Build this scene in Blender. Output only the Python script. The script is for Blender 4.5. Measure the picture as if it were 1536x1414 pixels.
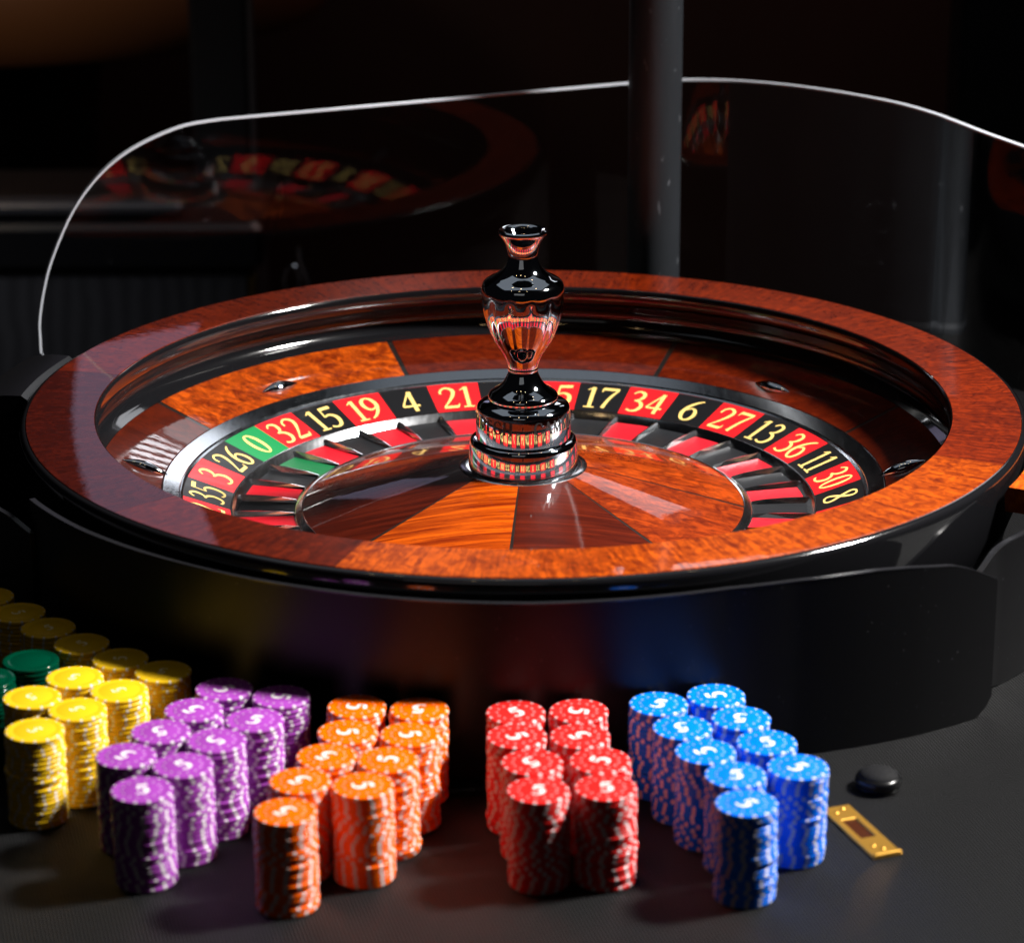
import bpy, math, random
from mathutils import Vector, Matrix

# ------------------------------------------------------------------ scene, camera, light
sc = bpy.context.scene
for o in list(bpy.data.objects):
    bpy.data.objects.remove(o)
COL = sc.collection
R = math.radians
sc.render.engine = 'CYCLES'
sc.cycles.use_denoising = True
sc.cycles.max_bounces = 10
sc.cycles.glossy_bounces = 6
sc.cycles.transparent_max_bounces = 12
sc.cycles.caustics_reflective = False
sc.cycles.caustics_refractive = False
sc.cycles.sample_clamp_indirect = 4.0
sc.view_settings.view_transform = 'Standard'
sc.view_settings.look = 'None'
sc.view_settings.exposure = 0.0
sc.view_settings.gamma = 1.0
sc.view_settings.use_curve_mapping = False

cd = bpy.data.cameras.new('camera')
cam = bpy.data.objects.new('camera', cd)
COL.objects.link(cam)
fw = Vector((-0.00388879, 0.94474537, -0.32778205))
rt = Vector((0.99998885, 0.00279584, -0.00380555))
up = Vector((0.00267885, 0.32779319, 0.94474571))
m = Matrix((rt, up, -fw)).transposed().to_4x4()
m.translation = Vector((0.0, -2.31214354, 0.73855021))
cam.matrix_world = m
cd.sensor_fit = 'HORIZONTAL'
cd.sensor_width = 36.0
cd.lens = 36.0 * 4366.5 / 1536.0
cd.clip_start = 0.05
cd.clip_end = 50.0
cd.dof.use_dof = True
cd.dof.focus_distance = 2.40
cd.dof.aperture_fstop = 6.4
sc.camera = cam

world = bpy.data.worlds.new('World')
sc.world = world
world.use_nodes = True
world.node_tree.nodes['Background'].inputs[0].default_value = (0.5, 0.5, 0.62, 1)
world.node_tree.nodes['Background'].inputs[1].default_value = 0.004


def area_light(name, loc, target, sx, sy, power, col, spread=180):
    l = bpy.data.lights.new(name, 'AREA')
    l.shape = 'RECTANGLE'
    l.size = sx
    l.size_y = sy
    l.energy = power
    l.color = col
    l.spread = R(spread)
    o = bpy.data.objects.new(name, l)
    COL.objects.link(o)
    o.location = loc
    o.rotation_euler = (Vector(target) - Vector(loc)).to_track_quat('-Z', 'Y').to_euler()
    return o


# key lamp: from the right, about 47 degrees up, with a grid that keeps it off the room
area_light('key_lamp', (1.78, 0.0, 1.84), (0.0, -0.2, -0.05), 0.34, 0.34, 25.0, (1.0, 0.97, 0.93), 52)
# tall soft panel high at the back left: the violet sheen on the rim
area_light('soft_panel', (-0.655, 2.7, 0.965), (-0.655, 0.0, 0.965), 0.31, 0.47, 0.20, (0.74, 0.66, 1.0))
# broad weak panel high at the back: sheen on the front chip tops and the cloth
area_light('back_panel', (0.75, 2.7, 1.48), (0.75, 0.0, 1.48), 1.15, 0.52, 3.0, (0.94, 0.95, 1.0))
# large weak fill added beside the camera to lift fronts and chrome
area_light('front_fill', (-0.5, -2.7, 1.7), (0.0, -0.2, 0.0), 1.5, 1.1, 0.7, (1.0, 0.97, 0.94))
# small louvred lamp above the back of the clear shield: seven short strips
for i in range(7):
    area_light('louvre_strip', (-0.150 + 0.004 * i, 1.0, 0.275 + i * 0.0255), (-0.15, 0.0, 0.2 + i * 0.0255), 0.13, 0.013, 0.036, (0.94, 0.95, 1.0))
# dim ceiling panel
area_light('ceiling_panel', (0.0, 1.0, 2.6), (0.0, 1.0, 0.0), 3.2, 2.4, 5.2, (0.84, 0.91, 1.0))
# unseen fills added for the room: warm on round table, cabinet, red on wall
area_light('table_fill', (-1.0, 1.5, 0.75), (-0.75, 2.2, -0.08), 0.2, 0.2, 0.75, (1.0, 0.72, 0.46), 70)
area_light('cabinet_fill', (-1.3, 0.95, 0.35), (-0.68, 1.6, -0.45), 0.2, 0.2, 0.30, (0.9, 0.92, 1.0), 55)
area_light('wall_fill', (0.7, 2.75, 1.6), (0.5, 3.6, -0.3), 0.6, 0.2, 5.0, (1.0, 0.42, 0.30), 120)
# small warm ceiling spots
for i, (x, y) in enumerate(((-0.9, -0.6), (-0.3, -0.9), (0.3, -0.7), (-0.5, 0.6), (0.25, 0.9), (0.75, 0.3), (-0.1, 0.2))):
    l = bpy.data.lights.new('ceiling_spot', 'POINT')
    l.energy = 0.6
    l.color = (1.0, 0.66, 0.32)
    l.shadow_soft_size = 0.022
    o = bpy.data.objects.new('ceiling_spot', l)
    COL.objects.link(o)
    o.location = (x, y, 2.3)

TZ = -0.15          # table top; the wheel's rim lies at z = 0, its axis at x = y = 0

# ------------------------------------------------------------------ helpers
rnd = random.Random(7)


def new_obj(name, verts, faces, mats, parent=None, smooth=True, angle=35, mi=None, loc=None):
    me = bpy.data.meshes.new(name)
    me.from_pydata([tuple(v) for v in verts], [], faces)
    if not isinstance(mats, (list, tuple)):
        mats = [mats]
    for mt in mats:
        me.materials.append(mt)
    if mi:
        for p, k in zip(me.polygons, mi):
            p.material_index = k
    me.update()
    if smooth:
        me.polygons.foreach_set('use_smooth', [True] * len(me.polygons))
        me.set_sharp_from_angle(angle=R(angle))
    o = bpy.data.objects.new(name, me)
    COL.objects.link(o)
    if parent:
        o.parent = parent
    if loc:
        o.location = loc
    return o


def empty(name, loc=(0, 0, 0)):
    o = bpy.data.objects.new(name, None)
    o.empty_display_size = 0.02
    COL.objects.link(o)
    o.location = loc
    return o


def tag(o, label=None, cat=None, group=None, kind=None):
    if label:
        o['label'] = label
    if cat:
        o['category'] = cat
    if group:
        o['group'] = group
    if kind:
        o['kind'] = kind
    return o


def lathe(prof, a0=0.0, a1=360.0, n=128, caps=False, rmod=None):
    """profile [(r, z)] swept from azimuth a0 to a1 (degrees); faces look outward when the profile runs upward outside"""
    full = abs(a1 - a0 - 360.0) < 1e-6
    cols = n if full else n + 1
    verts, faces = [], []
    k = len(prof)
    for i in range(cols):
        a = R(a0 + (a1 - a0) * i / n)
        for r, z in prof:
            rr = r if rmod is None else rmod(r, z, a)
            verts.append((rr * math.cos(a), rr * math.sin(a), z))
    for i in range(n):
        j = (i + 1) % cols
        for q in range(k - 1):
            faces.append((i * k + q, j * k + q, j * k + q + 1, i * k + q + 1))
    if caps and not full:
        faces.append(tuple(range(k))[::-1])
        faces.append(tuple(n * k + q for q in range(k)))
    return verts, faces


def ring_solid(prof, a0, a1, n):
    """closed profile loop swept over an arc, ends capped"""
    verts, faces = [], []
    k = len(prof)
    for i in range(n + 1):
        a = R(a0 + (a1 - a0) * i / n)
        for r, z in prof:
            verts.append((r * math.cos(a), r * math.sin(a), z))
    for i in range(n):
        for q in range(k):
            q2 = (q + 1) % k
            faces.append((i * k + q, (i + 1) * k + q, (i + 1) * k + q2, i * k + q2))
    faces.append(tuple(range(k))[::-1])
    faces.append(tuple(n * k + q for q in range(k)))
    return verts, faces


def box(cx, cy, cz, sx, sy, sz, b=0.0):
    """box with chamfered vertical and horizontal edges"""
    x, y, z = sx / 2, sy / 2, sz / 2
    if b <= 0:
        v = [(cx + i * x, cy + j * y, cz + k * z) for k in (-1, 1) for j in (-1, 1) for i in (-1, 1)]
        f = [(0, 2, 3, 1), (4, 5, 7, 6), (0, 1, 5, 4), (2, 6, 7, 3), (0, 4, 6, 2), (1, 3, 7, 5)]
        return v, f
    def loop(ix, iy, zz):
        return [(cx + sx2 * ix, cy + sy2 * iy, cz + zz) for sx2, sy2 in ((-1, -1), (1, -1), (1, 1), (-1, 1))]
    def loop8(ix, iy, c, zz):
        return [(cx + a, cy + d, cz + zz) for a, d in ((-ix + c, -iy), (ix - c, -iy), (ix, -iy + c), (ix, iy - c), (ix - c, iy), (-ix + c, iy), (-ix, iy - c), (-ix, -iy + c))]
    L = [loop8(x - b, y - b, b, -z), loop8(x, y, b, -z + b), loop8(x, y, b, z - b), loop8(x - b, y - b, b, z)]
    v = [p for l in L for p in l]
    f = [tuple(range(8))[::-1], tuple(range(24, 32))]
    for r in range(3):
        for i in range(8):
            j = (i + 1) % 8
            f.append((r * 8 + i, r * 8 + j, r * 8 + 8 + j, r * 8 + 8 + i))
    return v, f


def join(*vf):
    V, F = [], []
    for v, f in vf:
        n = len(V)
        V += list(v)
        F += [tuple(i + n for i in q) for q in f]
    return V, F


# ------------------------------------------------------------------ materials
class NT:
    def __init__(self, name):
        self.m = bpy.data.materials.new(name)
        self.m.use_nodes = True
        self.t = self.m.node_tree
        self.b = self.t.nodes['Principled BSDF']
        self.out = self.t.nodes['Material Output']

    def n(self, kind, **kw):
        nd = self.t.nodes.new(kind)
        for k, v in kw.items():
            if k.startswith('i_'):
                nd.inputs[k[2:].replace('_', ' ')].default_value = v
            else:
                setattr(nd, k, v)
        return nd

    def l(self, a, b):
        self.t.links.new(a, b)

    def set(self, **kw):
        for k, v in kw.items():
            self.b.inputs[k.replace('_', ' ')].default_value = v
        return self

    def math(self, op, a, b=None, c=None):
        nd = self.t.nodes.new('ShaderNodeMath')
        nd.operation = op
        for i, v in enumerate((a, b, c)):
            if v is None:
                continue
            if isinstance(v, (int, float)):
                nd.inputs[i].default_value = v
            else:
                self.l(v, nd.inputs[i])
        return nd.outputs[0]

    def mix(self, fac, a, b):
        nd = self.t.nodes.new('ShaderNodeMix')
        nd.data_type = 'RGBA'
        nd.clamp_factor = True
        for sock, v in ((nd.inputs[0], fac), (nd.inputs[6], a), (nd.inputs[7], b)):
            if isinstance(v, (int, float)):
                sock.default_value = v
            elif isinstance(v, tuple):
                sock.default_value = v if len(v) == 4 else v + (1,)
            else:
                self.l(v, sock)
        return nd.outputs[2]

    def ramp(self, fac, stops):
        nd = self.t.nodes.new('ShaderNodeValToRGB')
        e = nd.color_ramp.elements
        while len(e) < len(stops):
            e.new(0.5)
        for el, (p, c) in zip(e, stops):
            el.position = p
            el.color = c if len(c) == 4 else c + (1,)
        self.l(fac, nd.inputs[0])
        return nd.outputs[0]

    def bump(self, h, strength, dist):
        nd = self.t.nodes.new('ShaderNodeBump')
        nd.inputs['Strength'].default_value = strength
        nd.inputs['Distance'].default_value = dist
        self.l(h, nd.inputs['Height'])
        self.l(nd.outputs[0], self.b.inputs['Normal'])
        return nd.outputs[0]

    def coords(self, rot=0.0, scale=(1, 1, 1), loc=(0, 0, 0)):
        tc = self.t.nodes.new('ShaderNodeTexCoord')
        mp = self.t.nodes.new('ShaderNodeMapping')
        mp.inputs['Rotation'].default_value = (0, 0, R(rot))
        mp.inputs['Scale'].default_value = scale
        mp.inputs['Location'].default_value = loc
        self.l(tc.outputs['Object'], mp.inputs[0])
        return mp.outputs[0]

    def noise(self, vec, scale, detail=4, rough=0.55, dist=0.0):
        nd = self.t.nodes.new('ShaderNodeTexNoise')
        nd.inputs['Scale'].default_value = scale
        nd.inputs['Detail'].default_value = detail
        nd.inputs['Roughness'].default_value = rough
        nd.inputs['Distortion'].default_value = dist
        self.l(vec, nd.inputs['Vector'])
        return nd.outputs[0]


def plain(name, col, rough=0.4, metal=0.0, coat=0.0, spec=0.5, wear=0.0):
    t = NT(name)
    t.set(Base_Color=col + (1,), Roughness=rough, Metallic=metal, Coat_Weight=coat, Coat_Roughness=0.03, Specular_IOR_Level=spec)
    if wear > 0:
        v = t.coords()
        nz = t.noise(v, 160, 5, 0.6)
        t.l(t.math('MULTIPLY_ADD', nz, wear, rough - wear * 0.5), t.b.inputs['Roughness'])
    return t.m


def veneer(name, rot, light, dark, kind='figure', seed=0.0, rough=0.38):
    """lacquered figured hardwood: fibre streaks, cross ripple, pores; clear coat on top"""
    t = NT(name)
    base = t.coords(rot, (1, 1, 1), (seed, seed * 1.7, seed * 0.3))
    warp = t.noise(base, 14, 3, 0.5)
    if kind == 'figure':      # short ripples across fine fibres
        fib = t.noise(t.coords(rot, (16, 150, 40), (seed, 0, 0)), 1.0, 5, 0.65, 0.6)
        rip = t.noise(t.coords(rot + 20, (120, 34, 60), (0, seed, 0)), 1.0, 3, 0.6, 1.2)
        f = t.math('ADD', t.math('MULTIPLY', fib, 0.50), t.math('MULTIPLY', rip, 0.50))
    elif kind == 'burl':
        cl = t.noise(base, 60, 6, 0.68, 1.6)
        vein = t.noise(t.coords(rot, (26, 70, 30), (seed, 0, 0)), 1.0, 6, 0.62, 2.2)
        f = t.math('ADD', t.math('MULTIPLY', cl, 0.5), t.math('MULTIPLY', vein, 0.5))
    elif kind == 'radial':    # fibres run from the hub outwards, with short cross mottling
        tc = t.n('ShaderNodeTexCoord')
        sp_ = t.n('ShaderNodeSeparateXYZ')
        t.l(tc.outputs['Object'], sp_.inputs[0])
        x_, y_, _z = sp_.outputs
        r_ = t.math('SQRT', t.math('ADD', t.math('MULTIPLY', x_, x_), t.math('MULTIPLY', y_, y_)))
        a_ = t.math('MULTIPLY', t.math('ARCTAN2', y_, x_), 0.38)
        wob = t.math('MULTIPLY', t.noise(base, 22, 3, 0.5), 0.012)

        def polar(kr, ka, off):
            cb = t.n('ShaderNodeCombineXYZ')
            t.l(t.math('MULTIPLY', r_, kr), cb.inputs[0])
            t.l(t.math('MULTIPLY', t.math('ADD', a_, wob), ka), cb.inputs[1])
            cb.inputs[2].default_value = off
            return cb.outputs[0]
        fib = t.noise(polar(22, 300, seed), 1.0, 5, 0.65, 0.5)
        mot = t.noise(polar(70, 85, seed + 3), 1.0, 5, 0.62, 1.8)
        f = t.math('ADD', t.math('ADD', t.math('MULTIPLY', fib, 0.42), t.math('MULTIPLY', mot, 0.46)), t.math('MULTIPLY', warp, 0.12))
    else:                     # straight fine fibres
        fib = t.noise(t.coords(rot, (7, 210, 40), (seed, 0, 0)), 1.0, 5, 0.65, 0.3)
        f = t.math('ADD', t.math('MULTIPLY', fib, 0.8), t.math('MULTIPLY', warp, 0.2))
    mid = tuple(a * 0.42 + b * 0.58 for a, b in zip(light, dark))
    c = t.ramp(f, [(0.40, dark), (0.50, mid), (0.585, light)])
    if kind == 'radial':
        pores = t.noise(polar(160, 1500, seed + 7), 1.0, 2, 0.5)
    else:
        pores = t.noise(t.coords(rot, (120, 900, 200)), 1.0, 2, 0.5)
    pf = t.math('MULTIPLY', t.math('GREATER_THAN', pores, 0.66), 0.45)
    c = t.mix(pf, c, tuple(x * 0.35 for x in dark))
    t.l(c, t.b.inputs['Base Color'])
    t.set(Roughness=rough, Coat_Weight=1.0, Coat_Roughness=0.025, Specular_IOR_Level=0.08)
    # faint orange-peel in the lacquer only
    bp = t.n('ShaderNodeBump')
    bp.inputs['Strength'].default_value = 0.05
    bp.inputs['Distance'].default_value = 0.0006
    t.l(t.noise(t.coords(), 90, 2), bp.inputs['Height'])
    t.l(bp.outputs[0], t.b.inputs['Coat Normal'])
    return t.m


def brushed(name, col, rough, scr=0.06):
    t = NT(name)
    t.set(Base_Color=col + (1,), Metallic=1.0)
    # hairline scratches wander in the gloss only
    nz = t.noise(t.coords(25, (260, 34, 120)), 1.0, 5, 0.7, 0.8)
    t.l(t.math('MULTIPLY_ADD', nz, scr * 2, rough - scr), t.b.inputs['Roughness'])
    return t.m


BLACK_LACQ = plain('black_lacquer', (0.006, 0.006, 0.007), 0.10, 0, 1.0, 0.5)
CHROME = plain('chrome', (0.66, 0.70, 0.76), 0.04, 1.0, wear=0.03)
SILVER = brushed('brushed_silver', (0.60, 0.64, 0.69), 0.15, 0.09)
SILVER_POL = brushed('polished_silver', (0.74, 0.76, 0.79), 0.15, 0.05)
TILE = {
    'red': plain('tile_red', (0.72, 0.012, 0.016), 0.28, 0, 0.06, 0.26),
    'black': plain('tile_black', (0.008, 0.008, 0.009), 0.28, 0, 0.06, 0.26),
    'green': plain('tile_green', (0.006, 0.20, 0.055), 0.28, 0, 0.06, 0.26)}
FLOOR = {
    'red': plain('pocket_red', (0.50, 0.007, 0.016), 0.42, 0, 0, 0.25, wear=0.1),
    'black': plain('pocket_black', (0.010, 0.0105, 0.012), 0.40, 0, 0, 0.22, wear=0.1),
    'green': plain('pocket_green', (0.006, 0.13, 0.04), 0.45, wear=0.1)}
GOLD_INK = plain('gold_ink', (0.80, 0.57, 0.17), 0.45)
WHITE_INK = plain('white_ink', (0.74, 0.72, 0.71), 0.5)
BLACK_INK = plain('black_engraving', (0.01, 0.01, 0.011), 0.5)
INLAY = plain('ebony_inlay', (0.006, 0.005, 0.004), 0.35, 0, 1.0)

OR_L, OR_D = (0.44, 0.066, 0.002), (0.10, 0.008, 0.0006)  # one wood as lit, then duller as its grain turns from the light
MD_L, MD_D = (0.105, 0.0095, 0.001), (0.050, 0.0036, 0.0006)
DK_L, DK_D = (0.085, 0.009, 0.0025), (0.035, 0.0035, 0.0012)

# ------------------------------------------------------------------ glyphs (stroked, with thick and thin)


def ell(cx, cy, rx, ry, w0, w1, n=28):
    return [(cx + rx * math.sin(t), cy + ry * math.cos(t), w0 + (w1 - w0) * abs(math.sin(t)) ** 1.5) for t in (2 * math.pi * i / n for i in range(n + 1))]


SIX = [(.47, .97, .045), (.30, .86, .075), (.13, .63, .10), (.06, .36, .12), (.13, .12, .10), (.28, .025, .06), (.43, .11, .10), (.485, .30, .115), (.42, .50, .09), (.28, .575, .06), (.11, .47, .045)]
GLYPH = {
    '0': (.56, [ell(.28, .5, .20, .455, .05, .12)]),
    '1': (.40, [[(.22, .04, .115), (.22, .5, .115), (.22, .97, .115)], [(.21, .95, .05), (.05, .83, .035)], [(.04, .025, .05), (.40, .025, .05)]]),
    '2': (.58, [[(.06, .70, .07), (.10, .87, .06), (.27, .965, .065), (.45, .86, .10), (.455, .68, .11), (.35, .46, .085), (.18, .22, .055), (.05, .07, .05)], [(.04, .05, .10), (.52, .05, .10)], [(.52, .05, .05), (.56, .19, .03)]]),
    '3': (.54, [[(.06, .84, .05), (.20, .965, .06), (.38, .89, .10), (.40, .72, .11), (.31, .58, .07), (.17, .53, .045)], [(.17, .53, .045), (.37, .48, .09), (.475, .30, .12), (.39, .10, .10), (.21, .03, .06), (.04, .09, .075)]]),
    '4': (.60, [[(.39, .95, .05), (.04, .31, .05)], [(.03, .29, .07), (.57, .29, .07)], [(.40, .97, .115), (.40, .03, .115)]]),
    '5': (.54, [[(.13, .915, .115), (.52, .945, .115)], [(.145, .93, .05), (.10, .54, .045)], [(.10, .54, .045), (.28, .61, .07), (.45, .50, .115), (.48, .30, .125), (.39, .10, .10), (.21, .03, .06), (.04, .09, .075)]]),
    '6': (.54, [SIX]),
    '7': (.56, [[(.04, .92, .105), (.54, .92, .105)], [(.05, .93, .045), (.03, .77, .035)], [(.52, .90, .06), (.33, .5, .09), (.20, .02, .12)]]),
    '8': (.54, [[(.27 + (.175 if math.cos(t) > 0 else .21) * math.sin(2 * t) * 1.0, .5 + .455 * math.cos(t), .05 + .065 * abs(math.sin(t))) for t in (2 * math.pi * i / 40 for i in range(41))]]),
    '9': (.54, [[(.54 - x, 1 - y, w) for x, y, w in SIX]]),
    'C': (.72, [[(.66, .70, .05), (.60, .88, .06), (.40, .97, .065), (.18, .84, .11), (.09, .5, .13), (.18, .16, .11), (.40, .03, .065), (.60, .11, .05), (.67, .25, .035)], [(.66, .96, .04), (.66, .68, .05)]]),
    'A': (.76, [[(.38, .98, .05), (.10, .04, .05)], [(.38, .98, .13), (.66, .04, .13)], [(.20, .33, .045), (.56, .33, .045)], [(.0, .02, .04), (.22, .02, .04)], [(.52, .02, .04), (.78, .02, .04)]]),
    'M': (.92, [[(.14, .03, .05), (.14, .97, .05)], [(.15, .97, .12), (.45, .04, .12)], [(.45, .04, .05), (.76, .97, .05)], [(.78, .97, .13), (.78, .03, .13)], [(.03, .02, .04), (.25, .02, .04)], [(.64, .02, .04), (.92, .02, .04)]]),
    'E': (.64, [[(.15, .03, .13), (.15, .97, .13)], [(.04, .96, .05), (.54, .96, .05)], [(.04, .03, .05), (.58, .03, .05)], [(.15, .51, .05), (.44, .51, .05)], [(.54, .97, .05), (.54, .80, .03)], [(.58, .03, .05), (.60, .22, .03)], [(.44, .60, .035), (.44, .42, .035)]]),
    'G': (.76, [[(.66, .72, .05), (.60, .88, .06), (.40, .97, .065), (.18, .84, .11), (.09, .5, .13), (.18, .16, .11), (.40, .03, .065), (.62, .10, .06)], [(.64, .03, .12), (.64, .42, .12)], [(.48, .43, .045), (.76, .43, .045)], [(.66, .96, .04), (.66, .70, .05)]]),
    'H': (.82, [[(.15, .03, .13), (.15, .97, .13)], [(.67, .03, .13), (.67, .97, .13)], [(.15, .5, .05), (.67, .5, .05)], [(.03, .02, .04), (.28, .02, .04)], [(.03, .98, .04), (.28, .98, .04)], [(.54, .02, .04), (.79, .02, .04)], [(.54, .98, .04), (.79, .98, .04)]]),
}


def crom(P, t):
    n = len(P) - 1
    i = min(int(t * n), n - 1)
    u = t * n - i
    p0, p1, p2, p3 = P[max(i - 1, 0)], P[i], P[i + 1], P[min(i + 2, n)]
    return tuple(0.5 * (2 * b + (c - a) * u + (2 * a - 5 * b + 4 * c - d) * u * u + (3 * b - a - 3 * c + d) * u ** 3) for a, b, c, d in zip(p0, p1, p2, p3))


def text_mesh(text, bold=1.0, gap=0.07):
    """flat text in the box 0..width x 0..1; third value is a tiny lift so that strokes never share a plane"""
    V, F = [], []
    x0, lift = 0.0, 0
    for ch in text:
        w, strokes = GLYPH[ch]
        for st in strokes:
            n = 2 if len(st) == 2 else (len(st) - 1) * 4
            if len(st) > 26:
                n = len(st) - 1
            S = [crom(st, i / n) for i in range(n + 1)]
            base = len(V)
            for i, (x, y, wd) in enumerate(S):
                a, b = S[max(i - 1, 0)], S[min(i + 1, n)]
                dx, dy = b[0] - a[0], b[1] - a[1]
                L = math.hypot(dx, dy) or 1.0
                nx, ny = -dy / L * wd * bold / 2, dx / L * wd * bold / 2
                z = lift + i / n
                V.append((x0 + x + nx, y + ny, z))
                V.append((x0 + x - nx, y - ny, z))
            for i in range(n):
                F.append((base + 2 * i, base + 2 * i + 1, base + 2 * i + 3, base + 2 * i + 2))
            lift += 1
        x0 += w + gap
    return V, F, x0 - gap


# ------------------------------------------------------------------ table
t = NT('table_cloth')
wv = t.n('ShaderNodeTexWave', wave_type='BANDS', bands_direction='X', wave_profile='SIN')
wv.inputs['Scale'].default_value = 1.0
wv.inputs['Distortion'].default_value = 0.6
wv.inputs['Detail'].default_value = 1.0
t.l(t.coords(-14, (130, 130, 130)), wv.inputs[0])
wv2 = t.n('ShaderNodeTexWave', wave_type='BANDS', bands_direction='Y', wave_profile='SIN')
wv2.inputs['Scale'].default_value = 1.0
t.l(t.coords(-14, (130, 130, 130)), wv2.inputs[0])
wev = t.math('ADD', t.math('MULTIPLY', wv.outputs[0], 0.75), t.math('MULTIPLY', wv2.outputs[0], 0.25))
big = t.noise(t.coords(), 9, 4, 0.6)
c1 = t.mix(wev, (0.0010, 0.0010, 0.0012), (0.0060, 0.0060, 0.0066))
c2 = t.mix(t.math('MULTIPLY', big, 0.5), c1, (0.0030, 0.0030, 0.0034))
lint = t.math('GREATER_THAN', t.noise(t.coords(33, (260, 420, 260)), 1.0, 1, 0.4), 0.775)
c2 = t.mix(t.math('MULTIPLY', lint, 0.5), c2, (0.06, 0.06, 0.06))
t.l(c2, t.b.inputs['Base Color'])
t.set(Roughness=0.37, Specular_IOR_Level=0.52)
t.bump(wev, 1.0, 0.0009)
CLOTH = t.m
out = [(-0.71, -1.0), (0.71, -1.0)] + [(0.71 * math.cos(R(a)), 0.71 * math.sin(R(a))) for a in range(0, 181, 4)]
TV, TF = [], []
for dz, ins in ((-0.05, 0.0), (-0.006, 0.0), (-0.0015, 0.002), (0.0, 0.006)):
    for x, y in out:
        L = math.hypot(x, y)
        TV.append((x * (1 - ins / L), y * (1 - ins / L), TZ + dz))
no = len(out)
for lv in range(3):
    for i in range(no):
        jn = (i + 1) % no
        TF.append((lv * no + i, lv * no + jn, (lv + 1) * no + jn, (lv + 1) * no + i))
TF += [tuple(range(no))[::-1], tuple(range(3 * no, 4 * no))]
tab = new_obj('table_top', TV, TF, CLOTH, angle=20)
tag(tab, kind='structure')
tag(tab, 'dark grey woven table covering under the wheel and chips', 'table')

# ------------------------------------------------------------------ roulette wheel
wheel = empty('roulette_wheel', (0, 0, TZ))
tag(wheel, 'large mahogany roulette wheel with chrome turret and gold numbers', 'roulette wheel')
WZ = -TZ    # children use coordinates with the rim at z = 0, so lift them by WZ


def wpart(name, vf, mat, parent=None, **kw):
    v, f = vf
    o = new_obj(name, v, f, mat, parent or wheel, **kw)
    if parent is None:
        o.location = (0, 0, WZ)
    return o


# bowl shell: outer side, rounded lip, and the inner lip with the undercut ball track
outer = [(0.300, -0.1495), (0.330, -0.1485), (0.372, -0.128), (0.400, -0.090), (0.4125, -0.050), (0.4150, -0.022), (0.4152, -0.010)] + [(0.4102 + 0.0050 * math.cos(R(a)), -0.0056 + 0.0050 * math.sin(R(a))) for a in range(0, 91, 9)]
wpart('bowl_shell', lathe(outer, n=256), BLACK_LACQ)
inner = [(0.3538, -0.0006), (0.3530, -0.0012), (0.3522, -0.0030), (0.3520, -0.0100), (0.3526, -0.0140), (0.3560, -0.0185), (0.3620, -0.0225), (0.3655, -0.0280), (0.3660, -0.0340), (0.3635, -0.0400), (0.3580, -0.0440), (0.3531, -0.0474)]
wpart('ball_track', lathe(inner, n=256), BLACK_LACQ)
# rim veneers, mitred; lit and shaded look of one wood put into piece colours
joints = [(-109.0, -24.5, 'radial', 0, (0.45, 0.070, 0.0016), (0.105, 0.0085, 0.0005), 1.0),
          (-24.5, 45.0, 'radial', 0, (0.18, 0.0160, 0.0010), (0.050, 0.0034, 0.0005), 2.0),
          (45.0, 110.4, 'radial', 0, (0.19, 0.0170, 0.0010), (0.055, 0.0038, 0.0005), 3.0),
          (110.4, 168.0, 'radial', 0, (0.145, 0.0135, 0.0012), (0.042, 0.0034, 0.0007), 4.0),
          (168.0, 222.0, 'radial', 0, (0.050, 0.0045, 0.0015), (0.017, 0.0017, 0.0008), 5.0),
          (222.0, 251.0, 'radial', 0, (0.095, 0.0085, 0.0012), (0.030, 0.0024, 0.0006), 6.0)]  # extra mid-tone piece softens the painted step from shaded to lit
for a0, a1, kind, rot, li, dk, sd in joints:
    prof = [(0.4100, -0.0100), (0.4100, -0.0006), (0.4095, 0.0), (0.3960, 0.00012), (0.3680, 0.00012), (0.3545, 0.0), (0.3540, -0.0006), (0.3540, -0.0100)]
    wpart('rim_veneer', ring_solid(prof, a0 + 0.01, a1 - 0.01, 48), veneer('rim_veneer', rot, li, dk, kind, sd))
# sloping bowl veneers between ebony strips; colours hold how each panel catches light
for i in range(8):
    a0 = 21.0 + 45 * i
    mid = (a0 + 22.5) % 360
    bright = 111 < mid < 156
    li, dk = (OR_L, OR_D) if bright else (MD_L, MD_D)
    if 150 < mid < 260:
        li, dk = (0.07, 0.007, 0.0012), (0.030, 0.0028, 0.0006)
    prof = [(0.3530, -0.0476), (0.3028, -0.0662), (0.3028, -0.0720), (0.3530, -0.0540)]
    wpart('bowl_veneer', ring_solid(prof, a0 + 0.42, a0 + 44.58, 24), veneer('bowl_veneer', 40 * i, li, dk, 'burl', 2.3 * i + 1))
    wpart('ebony_strip', ring_solid([(r, z - 0.0003) for r, z in prof], a0 - 0.42, a0 + 0.42, 2), INLAY)


# chrome deflectors (canoe shaped)
def canoe(L, W, H):
    V, F = [], []
    nu, nv = 20, 10
    for i in range(nu + 1):
        s = -1 + 2 * i / nu
        w = W / 2 * (1 - abs(s) ** 1.7)
        h = H * (1 - abs(s) ** 1.9)
        for j in range(nv + 1):
            a = math.pi * j / nv
            V.append((s * L / 2, math.cos(a) * w, math.sin(a) ** 0.8 * h - 0.0004))
    for i in range(nu):
        for j in range(nv):
            a = i * (nv + 1) + j
            F.append((a, a + nv + 1, a + nv + 2, a + 1))
    return V, F


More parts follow.
